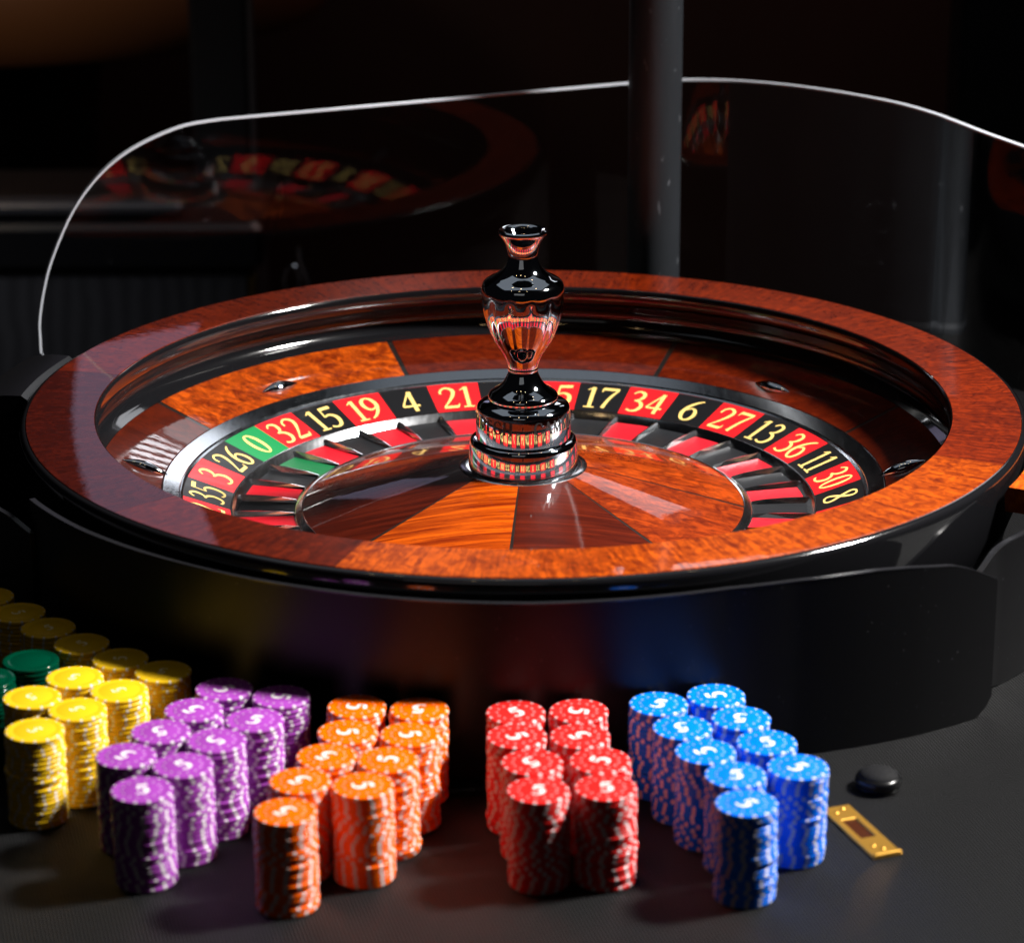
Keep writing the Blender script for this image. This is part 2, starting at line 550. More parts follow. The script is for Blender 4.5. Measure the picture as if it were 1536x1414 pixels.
cv, cf = canoe(0.044, 0.0125, 0.0058)
d_me = None
slope = math.atan2(0.0186, 0.0502)
for i in range(8):
    az = R(44.4 + 45 * i)
    r0 = 0.318
    if d_me is None:
        o = new_obj('deflector', cv, cf, CHROME, wheel)
        d_me = o.data
    else:
        o = bpy.data.objects.new('deflector', d_me)
        COL.objects.link(o)
        o.parent = wheel
    radial = Vector((math.cos(az) * math.cos(slope), math.sin(az) * math.cos(slope), math.sin(slope)))
    tang = Vector((-math.sin(az), math.cos(az), 0))
    nrm = radial.cross(tang)
    xa, ya = (tang, -radial) if i % 2 == 0 else (radial, tang)
    mm = Matrix((xa, ya, nrm)).transposed().to_4x4()
    mm.translation = Vector((r0 * math.cos(az), r0 * math.sin(az), -0.0662 + (r0 - 0.3028) * math.tan(slope) + WZ))
    o.matrix_local = mm

# outer silver ring
wpart('outer_ring', lathe([(0.2850, -0.0800), (0.2850, -0.0732), (0.2866, -0.0722), (0.2876, -0.0728), (0.2884, -0.0712), (0.3012, -0.0662), (0.3024, -0.0668), (0.3026, -0.0760)][::-1], n=220), SILVER)

# number tiles, numerals, pockets, dividers
SEQ = [35, 3, 26, 0, 32, 15, 19, 4, 21, 2, 25, 17, 34, 6, 27, 13, 36, 11, 30, 8, 23, 10, 5, 24, 16, 33, 1, 20, 14, 31, 9, 22, 18, 29, 7, 28, 12]
REDS = {1, 3, 5, 7, 9, 12, 14, 16, 18, 19, 21, 23, 25, 27, 30, 32, 34, 36}
DA = 360.0 / 37
PH = math.degrees(3.2496)
ZN = lambda r: -0.0876 + (r - 0.2461) * (0.0143 / 0.0393)
tile_me, floor_me, fin_me, wall_me = {}, {}, None, None
for k, num in enumerate(SEQ):
    colr = 'green' if num == 0 else ('red' if num in REDS else 'black')
    ac = PH - (k + 0.5) * DA
    tv, tf = ring_solid([(0.2462, ZN(0.2462) - 0.003), (0.2849, ZN(0.2849) - 0.003), (0.2849, ZN(0.2849)), (0.2462, ZN(0.2462))], -DA / 2 + 0.01, DA / 2 - 0.01, 6)
    o = new_obj('number_tile', tv, tf, TILE[colr], wheel)
    o.location = (0, 0, WZ)
    o.rotation_euler = (0, 0, R(ac))
    # numeral, top towards the rim
    V, F, w = text_mesh(str(num), 1.08)
    H = 0.0295
    sx = 0.0295 if len(str(num)) == 2 else 0.0315
    nv = []
    for x, y, zl in V:
        u = (x - w / 2) * sx
        r = 0.2510 + y * H
        a = -u / 0.2655
        nv.append((r * math.cos(a), r * math.sin(a), ZN(r) + 0.00012 + zl * 0.00001))
    q = new_obj('numeral', nv, F, GOLD_INK, o, smooth=False)
    # pocket floor
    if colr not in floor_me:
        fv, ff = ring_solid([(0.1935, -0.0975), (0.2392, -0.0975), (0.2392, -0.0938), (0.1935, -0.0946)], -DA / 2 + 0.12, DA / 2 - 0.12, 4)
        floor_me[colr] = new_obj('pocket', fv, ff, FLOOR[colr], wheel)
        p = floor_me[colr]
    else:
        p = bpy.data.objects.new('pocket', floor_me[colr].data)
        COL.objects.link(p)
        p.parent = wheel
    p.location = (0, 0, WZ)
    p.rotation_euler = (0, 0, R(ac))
    # divider fin
    if fin_me is None:
        th = 0.0005
        prof = [(0.1930, -0.0924), (0.2050, -0.0906), (0.2230, -0.0892), (0.2405, -0.0888), (0.2422, -0.0898), (0.2400, -0.0960), (0.1930, -0.0960)]
        v = [(r, -th * (5.5 if z < -0.095 else 1), z) for r, z in prof] + [(r, th * (5.5 if z < -0.095 else 1), z) for r, z in prof]
        nn = len(prof)
        f = [tuple(range(nn)), tuple(range(nn, 2 * nn))[::-1]] + [(i, i + nn, (i + 1) % nn + nn, (i + 1) % nn) for i in range(nn)]
        d = new_obj('pocket_divider', v, f, SILVER_POL, wheel, smooth=False)
        fin_me = d.data
    else:
        d = bpy.data.objects.new('pocket_divider', fin_me)
        COL.objects.link(d)
        d.parent = wheel
    d.location = (0, 0, WZ)
    d.rotation_euler = (0, 0, R(PH - k * DA))
wpart('pocket_wall', lathe([(0.2380, -0.0950), (0.2390, -0.0934), (0.2432, -0.0887), (0.2445, -0.0874), (0.2460, -0.0872), (0.2461, -0.0930)][::-1], n=220), SILVER_POL)
# chrome ring round the cone
wpart('cone_ring', lathe([(0.1938, -0.1000), (0.1937, -0.0948), (0.1930, -0.0934), (0.1916, -0.0925), (0.1866, -0.0903), (0.1856, -0.0908), (0.1856, -0.0950)], n=220), SILVER_POL)
# rotor cone veneers, lit and dull looks of one wood put in as colour
cone = [(0.0490, -0.0570), (0.0800, -0.0645), (0.1200, -0.0745), (0.1600, -0.0845), (0.1857, -0.0912)]
under = [(r, z - 0.006) for r, z in cone][::-1]
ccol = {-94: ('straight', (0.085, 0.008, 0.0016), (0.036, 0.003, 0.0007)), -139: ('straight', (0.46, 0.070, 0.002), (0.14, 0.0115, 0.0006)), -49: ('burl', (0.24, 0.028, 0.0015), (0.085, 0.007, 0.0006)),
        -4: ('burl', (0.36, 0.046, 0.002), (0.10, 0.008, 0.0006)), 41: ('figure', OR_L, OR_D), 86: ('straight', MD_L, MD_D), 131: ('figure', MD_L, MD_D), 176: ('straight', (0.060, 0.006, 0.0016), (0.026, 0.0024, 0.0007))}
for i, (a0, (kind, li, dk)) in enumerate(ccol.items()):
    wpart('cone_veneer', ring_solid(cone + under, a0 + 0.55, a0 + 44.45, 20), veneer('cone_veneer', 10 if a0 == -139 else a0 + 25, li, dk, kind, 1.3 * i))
    sv = [(0.0490, -0.0573), (0.1857, -0.0913)]
    ww = 0.0013
    va = []
    c, s = math.cos(R(a0)), math.sin(R(a0))
    for r, z in cone:
        for sg in (-1, 1):
            off = max(ww, r * R(0.56)) * sg
            va.append((r * c - off * s, r * s + off * c, z - 0.00018))
            va.append((r * c - off * s, r * s + off * c, z - 0.004))
    fa = []
    for q in range(len(cone) - 1):
        b = q * 4
        fa += [(b, b + 4, b + 6, b + 2), (b, b + 1, b + 5, b + 4), (b + 2, b + 6, b + 7, b + 3)]
    wpart('ebony_strip', (va, fa), INLAY, smooth=False)

# turret
turret = empty('turret')
turret.parent = wheel
turret.location = (0, 0, WZ)
TC = CHROME


def tpart(name, prof, n=96, rmod=None, mat=TC):
    return new_obj(name, *lathe(prof, n=n, rmod=rmod), mat, turret, angle=40)


tpart('flange', [(0.0535, -0.0592), (0.0535, -0.0578), (0.0528, -0.0572), (0.0440, -0.0568)], mat=SILVER_POL)
tpart('lower_drum', [(0.0450, -0.0570), (0.0459, -0.0562), (0.0452, -0.0372), (0.0447, -0.0350), (0.0437, -0.0335), (0.0418, -0.0326), (0.0385, -0.0322)])
tpart('upper_drum', [(0.0386, -0.0324), (0.0396, -0.0316), (0.0393, -0.0205), (0.0396, -0.0202), (0.0391, -0.0072), (0.0388, -0.0056), (0.0378, -0.0040), (0.0355, -0.0024), (0.0320, -0.0008), (0.0296, 0.0000), (0.0285, 0.0004)])
tpart('foot', [(0.0288, 0.0002), (0.0292, 0.0018), (0.0290, 0.0042), (0.0280, 0.0058), (0.0255, 0.0076), (0.0218, 0.0098), (0.0182, 0.0130), (0.0155, 0.0168), (0.0136, 0.0208), (0.0122, 0.0240), (0.0120, 0.0252), (0.0126, 0.0260), (0.0128, 0.0272), (0.0124, 0.0284)])


def flute(r, z, a):
    k = max(0.0, min(1.0, (z - 0.036) / 0.012)) * max(0.0, min(1.0, (0.0905 - z) / 0.006))
    c = abs(math.cos(6.5 * a + 0.4)) if False else abs(math.cos(6 * a + 0.35))
    return r * (1 - 0.032 * k * (1 - c) ** 1.4)


body = [(0.0124, 0.0284), (0.0126, 0.0308), (0.0146, 0.0362), (0.0170, 0.0410), (0.0205, 0.0462), (0.0240, 0.0514), (0.0270, 0.0580), (0.0296, 0.0650), (0.0318, 0.0720), (0.0333, 0.0785), (0.0338, 0.0850), (0.0339, 0.0890), (0.0340, 0.0912), (0.0340, 0.0960), (0.0337, 0.0985), (0.0328, 0.1006), (0.0312, 0.1024), (0.0285, 0.1042), (0.0255, 0.1056), (0.0222, 0.1076), (0.0190, 0.1100), (0.0165, 0.1128), (0.0146, 0.1160), (0.0132, 0.1195), (0.0122, 0.1226)]
tpart('vase_body', body, n=240, rmod=flute)
tpart('mouth', [(0.0122, 0.1226), (0.0122, 0.1238), (0.0123, 0.1256), (0.0130, 0.1290), (0.0142, 0.1335), (0.0166, 0.1378), (0.0188, 0.1406), (0.0199, 0.1422), (0.0202, 0.1436), (0.0198, 0.1450), (0.0186, 0.1458), (0.0168, 0.1456), (0.0150, 0.1446), (0.0130, 0.1420), (0.0108, 0.1380), (0.0060, 0.1350), (0.0002, 0.1345)])
# engraved name, three times round the upper drum
for rep in range(3):
    V, F, w = text_mesh('CAMMEGH', 1.45, 0.10)
    H = 0.0108
    tv = []
    cen = -90 - 60 + 120 * rep
    for x, y, zl in V:
        a = R(cen) + (x - w / 2) * H * 0.98 / 0.0396
        rr = 0.03972 - y * 0.0004 + zl * 0.000004
        tv.append((rr * math.cos(a), rr * math.sin(a), -0.0196 + y * H))
    new_obj('lettering', tv, F, BLACK_INK, turret, smooth=False)

# ------------------------------------------------------------------ shields round the wheel
t = NT('black_acrylic')
t.set(Base_Color=(0.0022, 0.0022, 0.0028, 1), Roughness=0.40, Specular_IOR_Level=0.24)
t.l(t.math('MULTIPLY_ADD', t.noise(t.coords(), 700, 3, 0.7), 0.08, 0.36), t.b.inputs['Roughness'])
dust = t.math('GREATER_THAN', t.noise(t.coords(), 330, 1, 0.4), 0.775)
t.l(t.mix(t.math('MULTIPLY', dust, 0.35), (0.0022, 0.0022, 0.0028), (0.10, 0.10, 0.11)), t.b.inputs['Base Color'])
BLK_ACR = t.m
EDGE_GREY = plain('polished_black_edge', (0.012, 0.012, 0.014), 0.22)


def interp(x, xs, ys):
    if x <= xs[0]:
        return ys[0]
    for i in range(len(xs) - 1):
        if x <= xs[i + 1]:
            u = (x - xs[i]) / (xs[i + 1] - xs[i])
            return ys[i] + (ys[i + 1] - ys[i]) * u
    return ys[-1]


def sheet(name, az0, az1, rad, ztop, zbot, th, mat, edge_mat, n, parent, edge_h=0.0022, lo=None):
    """upright bent sheet of thickness th, top height by azimuth; the sanded top edge is a part of its own"""
    V, F, EV, EF = [], [], [], []
    for i in range(n + 1):
        a = az0 + (az1 - az0) * i / n
        r, zt, zb = rad(a), ztop(a), zbot(a)
        c, s = math.cos(R(a)), math.sin(R(a))
        for rr, z in ((r - th, zb), (r, zb), (r, zt), (r - th, zt)):
            V.append((rr * c, rr * s, z))
        e = 0.00015
        for rr, z in ((r - th - e, zt + 0.0001), (r + e, zt + 0.0001), (r + e, zt + edge_h), (r - th - e, zt + edge_h)):
            EV.append((rr * c, rr * s, z))
    for i in range(n):
        b = i * 4
        for q in range(4):
            q2 = (q + 1) % 4
            F.append((b + q, b + 4 + q, b + 4 + q2, b + q2))
            EF.append((b + q, b + 4 + q, b + 4 + q2, b + q2))
    for L in (F, EF):
        L.append((3, 2, 1, 0))
        L.append((n * 4, n * 4 + 1, n * 4 + 2, n * 4 + 3))
    if az1 < az0:
        F = [f[::-1] for f in F]
        EF = [f[::-1] for f in EF]
    o = new_obj(name, V, F, mat, parent, angle=40)
    if edge_mat:
        new_obj('edge', EV, EF, edge_mat, o, angle=40)
    return o


PA = [-150, -140, -125, -116, -108, -101, -89, -77, -70, -63, -59, -54, -50, -45, -40, -36]
PR = [.432, .430, .4245, .4240, .4245, .4255, .4265, .4245, .4240, .4300, .4365, .4450, .452, .460, .468, .474]
prad = lambda a: interp(a, PA, PR)
pza = [-150, -55, -51.5, -46.7, -44.5, -41.3]
pzz = [-.0145, -.0145, -.0168, -.0225, -.029, -.0425]
fp = sheet('front_shield', -151.5, -41.3, prad, lambda a: interp(a, pza, pzz), lambda a: TZ + 0.0005 + max(0.0, (a + 44.3) / 3.0) ** 3 * 0.014, 0.004, BLK_ACR, EDGE_GREY, 150, None, 0.0012)
tag(fp, 'curved black shield panel behind the chip stacks in front of the wheel', 'shield panel')
sp = sheet('side_shield', -42.5, 8.0, lambda a: 0.443 + 0.010 * max(0, min(1, (a + 36) / 8)), lambda a: interp(a, [-42.5, -40, -37, -34.5, -20, 8], [-.062, -.050, -.0375, -.034, -.032, -.030]), lambda a: TZ + 0.0005 + max(0.0, (-34 - a) / 8.5) ** 2 * 0.02, 0.004, BLK_ACR, EDGE_GREY, 60, None, 0.0014)
tag(sp, 'dark side shield panel past the end of the front shield by the mic button', 'shield panel')
lp = sheet('side_shield', 209.5, 172.0, lambda a: 0.436 + 0.014 * max(0, min(1, (209.5 - a) / 6)), lambda a: interp(a, [172, 200, 206, 209.5], [-.030, -.030, -.032, -.040]), lambda a: TZ + 0.0005, 0.004, BLK_ACR, EDGE_GREY, 40, None, 0.0014)
tag(lp, 'dark side shield panel above the shadowed yellow chips', 'shield panel')

t = NT('clear_acrylic')
tr = t.n('ShaderNodeBsdfTransparent')
tr.inputs[0].default_value = (0.965, 0.97, 0.975, 1)
gl = t.n('ShaderNodeBsdfGlossy')
gl.inputs['Roughness'].default_value = 0.006
fr = t.n('ShaderNodeFresnel')
fr.inputs[0].default_value = 1.32
mx = t.n('ShaderNodeMixShader')
t.l(fr.outputs[0], mx.inputs[0])
t.l(tr.outputs[0], mx.inputs[1])
t.l(gl.outputs[0], mx.inputs[2])
t.l(mx.outputs[0], t.out.inputs[0])
CLEAR = t.m
EDGE_CLEAR = plain('pale_glow_edge', (0.66, 0.69, 0.76), 0.22)  # white base stands for light piped through the sheet to its edge
# plan of the clear sheet: flat on one side, bent round, then running forward past the wheel
plan = [(0.106, 0.5970, .1424), (0.135, 0.6080, .1424), (0.162, 0.6135, .1424), (0.187, 0.6130, .1424), (0.214, 0.6080, .1424), (0.247, 0.5950, .1424), (0.279, 0.5765, .1424), (0.310, 0.5540, .1422), (0.340, 0.5270, .1420), (0.370, 0.4970, .1412), (0.397, 0.4640, .1390), (0.413, 0.4410, .1368), (0.438, 0.4050, .1328), (0.466, 0.3730, .1280), (0.500, 0.3350, .1220)]
end = [(-0.4603, -0.1000), (-0.4610, -0.0750), (-0.4612, -0.0551), (-0.4606, -0.0350), (-0.4551, -0.0059), (-0.4465, 0.0226), (-0.4263, 0.0660), (-0.4008, 0.0990), (-0.3697, 0.1218), (-0.3267, 0.1383), (-0.2898, 0.1422)]
cols = []        # (x, y, top, bottom)
for i in range(61):
    x, z = crom(end, i / 60)
    cols.append((x, 0.4330 + (x + 0.290) * 0.164 / 0.396, z, TZ + 0.0006))
# the end is upright where the outline runs down: keep one column per distinct x
fl = []
for c in cols:
    if c[2] > -0.0545 and (not fl or c[0] > fl[-1][0] + 1e-5):
        fl.append(c)
for i in range(1, 15):
    u = i / 14
    fl.append((-0.290 + 0.396 * u, 0.4330 + 0.164 * u, 0.1424, TZ + 0.0006))
for i in range(1, 113):
    x, y, zt = crom(plan, i / 112)
    fl.append((x, y, zt, TZ + 0.0006))
CV, CF, EV, EF = [], [], [], []
TH = 0.005


def side_normal(L, i):
    a, b = L[max(i - 1, 0)], L[min(i + 1, len(L) - 1)]
    d = Vector((b[0] - a[0], b[1] - a[1], 0)).normalized()
    return Vector((-d.y, d.x, 0))


for i, (x, y, zt, zb) in enumerate(fl):
    nn = side_normal(fl, i) * TH
    for px, py, pz in ((x, y, zb), (x + nn.x, y + nn.y, zb), (x + nn.x, y + nn.y, zt), (x, y, zt)):
        CV.append((px, py, pz))
for i in range(len(fl) - 1):
    b = i * 4
    for q in range(4):
        CF.append((b + q, b + 4 + q, b + 4 + (q + 1) % 4, b + (q + 1) % 4))
CF += [(3, 2, 1, 0), tuple((len(fl) - 1) * 4 + q for q in range(4))]
cs = new_obj('clear_shield', CV, CF, CLEAR, angle=30)
tag(cs, 'clear bent acrylic shield standing behind the wheel', 'shield panel')
# its polished edge follows the outline down the rounded end
ep = [(x, y, z) for x, y, z, _ in cols if z <= -0.0545] + [(x, y, z) for x, y, z, _ in fl]
for i, (x, y, z) in enumerate(ep):
    a, b = Vector(ep[max(i - 1, 0)]), Vector(ep[min(i + 1, len(ep) - 1)])
    d = (b - a).normalized()
    nn = Vector((-d.y, d.x, 0))
    nn = nn.normalized() if nn.length > 0.02 else Vector((-0.3826, 0.9239, 0))
    o_ = nn.cross(d).normalized()
    if o_.z < 0 or (abs(o_.z) < 0.3 and o_.x > 0 and i < 30):
        o_ = -o_
    p0 = Vector((x, y, z))
    for du, dv in ((-0.0002, 0.0001), (TH + 0.0002, 0.0001), (TH + 0.0002, 0.0019), (-0.0002, 0.0019)):
        EV.append(p0 + nn * du + o_ * dv)
for i in range(len(ep) - 1):
    b = i * 4
    for q in range(4):
        EF.append((b + q, b + 4 + q, b + 4 + (q + 1) % 4, b + (q + 1) % 4))
EF += [(3, 2, 1, 0), tuple((len(ep) - 1) * 4 + q for q in range(4))]
new_obj('edge', EV, EF, EDGE_CLEAR, cs, angle=40)

# black holder at the foot of the clear sheet, and a wooden grip on the other side
hold = new_obj('shield_holder', *ring_solid([(0.419, TZ + 0.001), (0.468, TZ + 0.001), (0.468, -0.018), (0.462, -0.008), (0.440, -0.004), (0.424, -0.004), (0.419, -0.008)], 160.5, 176.5, 14), plain('holder_black', (0.003, 0.003, 0.0035), 0.35, 0, 0, 0.25), angle=30)
tag(hold, 'black lacquered block holding the end of the clear shield', 'holder')
grip = new_obj('wooden_grip', *ring_solid([(0.4200, -0.030), (0.4400, -0.030), (0.4440, -0.024), (0.4430, -0.014), (0.4380, -0.010), (0.4220, -0.010), (0.4190, -0.016)], -27.5, -6.0, 16), veneer('grip_wood', 20, (0.62, 0.14, 0.006), (0.3, 0.035, 0.002), 'figure', 9), angle=30)
tag(grip, 'glossy amber wooden grip on the bowl side above the dark side shield', 'grip')

# pole behind the wheel
t = NT('powder_coat')
nz = t.noise(t.coords(0, (60, 60, 9)), 1.0, 5, 0.65)
spk = t.math('GREATER_THAN', t.noise(t.coords(0, (150, 150, 60), (3, 1, 0)), 1.0, 2, 0.5), 0.71)
c = t.mix(nz, (0.011, 0.0125, 0.015), (0.022, 0.0245, 0.029))
c = t.mix(t.math('MULTIPLY', spk, 0.5), c, (0.16, 0.17, 0.19))
t.l(c, t.b.inputs['Base Color'])
t.set(Roughness=0.42, Specular_IOR_Level=0.45)
POLE = t.m
pole = new_obj('display_pole', *lathe([(0.034, TZ + 0.0005), (0.034, TZ + 0.006), (0.0262, TZ + 0.010), (0.0260, 0.9)], n=64), POLE, angle=30)
pole.location = (0.1300, 0.5000, 0)
tag(pole, 'dark grey round metal pole rising behind the wheel', 'pole')

# ------------------------------------------------------------------ chips
CR, CT, NC = 0.0206, 0.00333, 20


def chip_material(name, col, spots=14, dots=True, spot_w=0.135, gloss=0.27, ink=(0.66, 0.64, 0.64), dot_mix=0.5):
    t = NT(name)
    tc = t.n('ShaderNodeTexCoord')
    sep = t.n('ShaderNodeSeparateXYZ')
    t.l(tc.outputs['Object'], sep.inputs[0])
    x, y, z = sep.outputs
    r = t.math('SQRT', t.math('ADD', t.math('MULTIPLY', x, x), t.math('MULTIPLY', y, y)))
    ang = t.math('DIVIDE', t.math('ARCTAN2', y, x), 2 * math.pi)
    ph = t.math('SUBTRACT', t.math('FRACT', t.math('MULTIPLY', ang, spots)), 0.5)
    aph = t.math('ABSOLUTE', ph)
    du0 = t.math('MULTIPLY', aph, 2 * math.pi * CR / spots)
    dr0 = t.math('SUBTRACT', r, CR - 0.0010)
    top_d = t.math('ADD', t.math('MULTIPLY', du0, du0), t.math('MULTIPLY', dr0, dr0))
    on_top = t.math('MULTIPLY', t.math('LESS_THAN', top_d, (spot_w * 0.0088) ** 2), t.math('GREATER_THAN', r, CR - 0.0026))
    dz0 = t.math('MULTIPLY', t.math('SUBTRACT', z, CT / 2), 0.80)
    side_d = t.math('ADD', t.math('MULTIPLY', du0, du0), t.math('MULTIPLY', dz0, dz0))
    on_side = t.math('MULTIPLY', t.math('LESS_THAN', side_d, (spot_w * 0.0105) ** 2), t.math('GREATER_THAN', r, CR - 0.0007))
    spot = t.math('MAXIMUM', on_top, on_side)
    c = t.mix(spot, col, ink)
    if dots:
        # ring of small dots: distance to the nearest dot centre
        du = t.math('MULTIPLY', aph, 2 * math.pi * 0.0128 / spots)
        dr = t.math('SUBTRACT', r, 0.0128)
        dd = t.math('SQRT', t.math('ADD', t.math('MULTIPLY', du, du), t.math('MULTIPLY', dr, dr)))
        dm = t.math('MULTIPLY', t.math('LESS_THAN', dd, 0.00085), dot_mix)
        c = t.mix(dm, c, ink)
    nz = t.noise(tc.outputs['Object'], 500, 3, 0.6)
    c = t.mix(t.math('MULTIPLY', nz, 0.16), c, tuple(v * 0.55 for v in col))
    t.l(c, t.b.inputs['Base Color'])
    t.set(Roughness=gloss, Specular_IOR_Level=0.28)
    return t.m


CHIPMAT = {
    'blue': chip_material('blue_chip', (0.0, 0.16, 0.88)),
    'red': chip_material('red_chip', (0.70, 0.018, 0.016)),
    'orange': chip_material('orange_chip', (0.90, 0.118, 0.0)),
    'purple': chip_material('purple_chip', (0.30, 0.052, 0.36)),
    'yellow': chip_material('yellow_chip', (0.72, 0.44, 0.010), dots=False, spot_w=0.10),
    'green': chip_material('green_chip', (0.0, 0.035, 0.017), dots=False, spot_w=0.0, gloss=0.06)}
prof = [(0.0001, CT), (0.0145, CT), (0.0148, CT - 0.00012), (0.0152, CT), (CR - 0.0011, CT), (CR - 0.00055, CT - 0.00014), (CR - 0.00016, CT - 0.00050), (CR, CT - 0.0010), (CR, 0.0010), (CR - 0.00016, 0.00050), (CR - 0.00055, 0.00014), (CR - 0.0011, 0.00002), (0.0001, 0.00002)]
cvt, cfc = lathe(prof[::-1], n=56)
chip_me = {}
for col in CHIPMAT:
    o = new_obj(col + '_chip_mesh', cvt, cfc, CHIPMAT[col], angle=50)
    chip_me[col] = o.data
    bpy.data.objects.remove(o)
V, F, w = text_mesh('5', 1.65)
num_me = bpy.data.meshes.new('numeral')
num_me.from_pydata([((x - w / 2) * 0.0160, (y - 0.5) * 0.0140, 0.00012 + zl * 0.00001) for x, y, zl in V], [], F)
num_me.materials.append(WHITE_INK)
num_small = bpy.data.meshes.new('numeral')
num_small.from_pydata([((x - w / 2) * 0.0105, (y - 0.5) * 0.0098, 0.00012 + zl * 0.00001) for x, y, zl in V], [], F)
num_small.materials.append(plain('cream_ink', (0.80, 0.72, 0.46), 0.5))

ORD = ['topmost', 'second from top', 'third from top', 'fourth from top', 'fifth from top', 'sixth from top', 'seventh from top', 'eighth from top', 'ninth from top', 'tenth from top',
       'tenth from bottom', 'ninth from bottom', 'eighth from bottom', 'seventh from bottom', 'sixth from bottom', 'fifth from bottom', 'fourth from bottom', 'third from bottom', 'second from bottom', 'lowest']
NTH = ['first', 'second', 'third', 'fourth', 'fifth']
STACKS = []
def column(col, pts, facing):
    for i, (x, y) in enumerate(pts):
        STACKS.append((col, x, y, '%s stack from the wheel, column facing the %s' % (NTH[i], facing)))
column('blue', [(.0944, -.4400), (.1090, -.4790), (.1228, -.5185), (.1403, -.5560), (.1442, -.5995)], 'red chips')
column('blue', [(.1347, -.4262), (.1502, -.4651), (.1652, -.5044), (.1816, -.5434)], 'brass plate')
column('red', [(-.0059, -.4535), (-.0049, -.4950), (.0046, -.5366), (.0098, -.5798)], 'orange chips')
column('red', [(.0372, -.4522), (.0390, -.4938), (.0517, -.5338), (.0540, -.5758)], 'blue chips')
column('orange', [(-.1169, -.4435), (-.1202, -.4854), (-.1328, -.5260), (-.1490, -.5650), (-.1544, -.6113)], 'purple chips')
column('orange', [(-.0740, -.4490), (-.0784, -.4906), (-.0908, -.5309), (-.1058, -.5713)], 'red chips')
column('purple', [(-.2125, -.4105), (-.2300, -.4482), (-.2491, -.4855), (-.2680, -.5230), (-.2505, -.5766)], 'yellow chips')
column('purple', [(-.1718, -.4262), (-.1873, -.4655), (-.2092, -.5010), (-.2280, -.5396)], 'orange chips')
for (x, y), d in zip(((-.2597, -.3800), (-.2946, -.3560), (-.3255, -.3270), (-.3545, -.2965), (-.3829, -.2650), (-.4115, -.2340)), ('first', 'second', 'third', 'fourth', 'fifth', 'sixth')):
    STACKS.append(('yellow', x, y, 'shadowed stack %s from the purple chips' % d))
STACKS += [('yellow', -.2865, -.4145, 'back bright row, stack beside the purple chips'),
           ('yellow', -.3215, -.3900, 'back bright row, stack beside the green chips'),
           ('yellow', -.3119, -.4478, 'middle bright row, stack beside the purple chips'),
           ('yellow', -.3466, -.4240, 'middle bright row, stack at the picture edge'),
           ('yellow', -.3366, -.4822, 'foremost bright yellow stack'),
           ('green', -.3590, -.3580, 'stack touching the shadowed yellow row'),
           ('green', -.3850, -.3920, 'stack cut by the picture edge')]
GROUP = {c: c + ' chips in stacks' for c in CHIPMAT}
for col, sx, sy, desc in STACKS:
    yaw = rnd.uniform(0, 360)
    lean = (rnd.uniform(-0.00004, 0.00004), rnd.uniform(-0.00004, 0.00004))
    for k in range(NC):
        top = k == NC - 1
        o = bpy.data.objects.new(col + '_chip', chip_me[col])
        COL.objects.link(o)
        jx, jy = rnd.gauss(0, 0.00030), rnd.gauss(0, 0.00030)
        if rnd.random() < 0.08:
            jx += rnd.uniform(-0.0009, 0.0009)
        o.location = (sx + jx + lean[0] * k, sy + jy + lean[1] * k, TZ + 0.0003 + k * CT)
        yaw += rnd.gauss(0, 6.0) if rnd.random() < 0.5 else rnd.uniform(-13, 13)
        o.rotation_euler = (0, 0, R(yaw))
        if k:
            o.location.z += 0.00003
        o['label'] = '%s chip %s, %s' % (col, ORD[NC - 1 - k], desc)
        o['category'] = 'casino chip'
        o['group'] = GROUP[col]
        if top and col != 'green':
            q = bpy.data.objects.new('numeral', num_small if col == 'yellow' else num_me)
            COL.objects.link(q)
            q.parent = o
            q.location = (0, 0, CT)
            q.rotation_euler = (0, 0, rnd.uniform(0, 6.28))

# ------------------------------------------------------------------ small things on the table
mic = empty('mic_button', (0.2508, -0.4362, TZ))
tag(mic, 'round black button with a domed mesh top on the grey table', 'button')
t = NT('mesh_grille')
vo = t.n('ShaderNodeTexVoronoi')
vo.inputs['Scale'].default_value = 900
t.l(t.coords(), vo.inputs['Vector'])
h = vo.outputs['Distance']
t.l(t.mix(t.math('MULTIPLY', h, 1.4), (0.003, 0.003, 0.0035), (0.014, 0.014, 0.015)), t.b.inputs['Base Color'])
t.set(Roughness=0.7, Specular_IOR_Level=0.06)
t.bump(h, 0.5, 0.0004)
GRILLE = t.m
BLK_PLAST = plain('black_plastic', (0.004, 0.004, 0.0045), 0.25, 0, 0.0, 0.3)
new_obj('base', *lathe([(0.0001, 0.0005), (0.0150, 0.0005), (0.0158, 0.0012), (0.0160, 0.0026), (0.0152, 0.0034), (0.0162, 0.0042), (0.0168, 0.0060), (0.0164, 0.0084), (0.0150, 0.0100), (0.0138, 0.0104)], n=64), BLK_PLAST, mic, angle=50)
new_obj('grille', *lathe([(0.0139, 0.0103), (0.0135, 0.0112), (0.0115, 0.0128), (0.0085, 0.0141), (0.0045, 0.0149), (0.0001, 0.0151)], n=64), GRILLE, mic, angle=60)

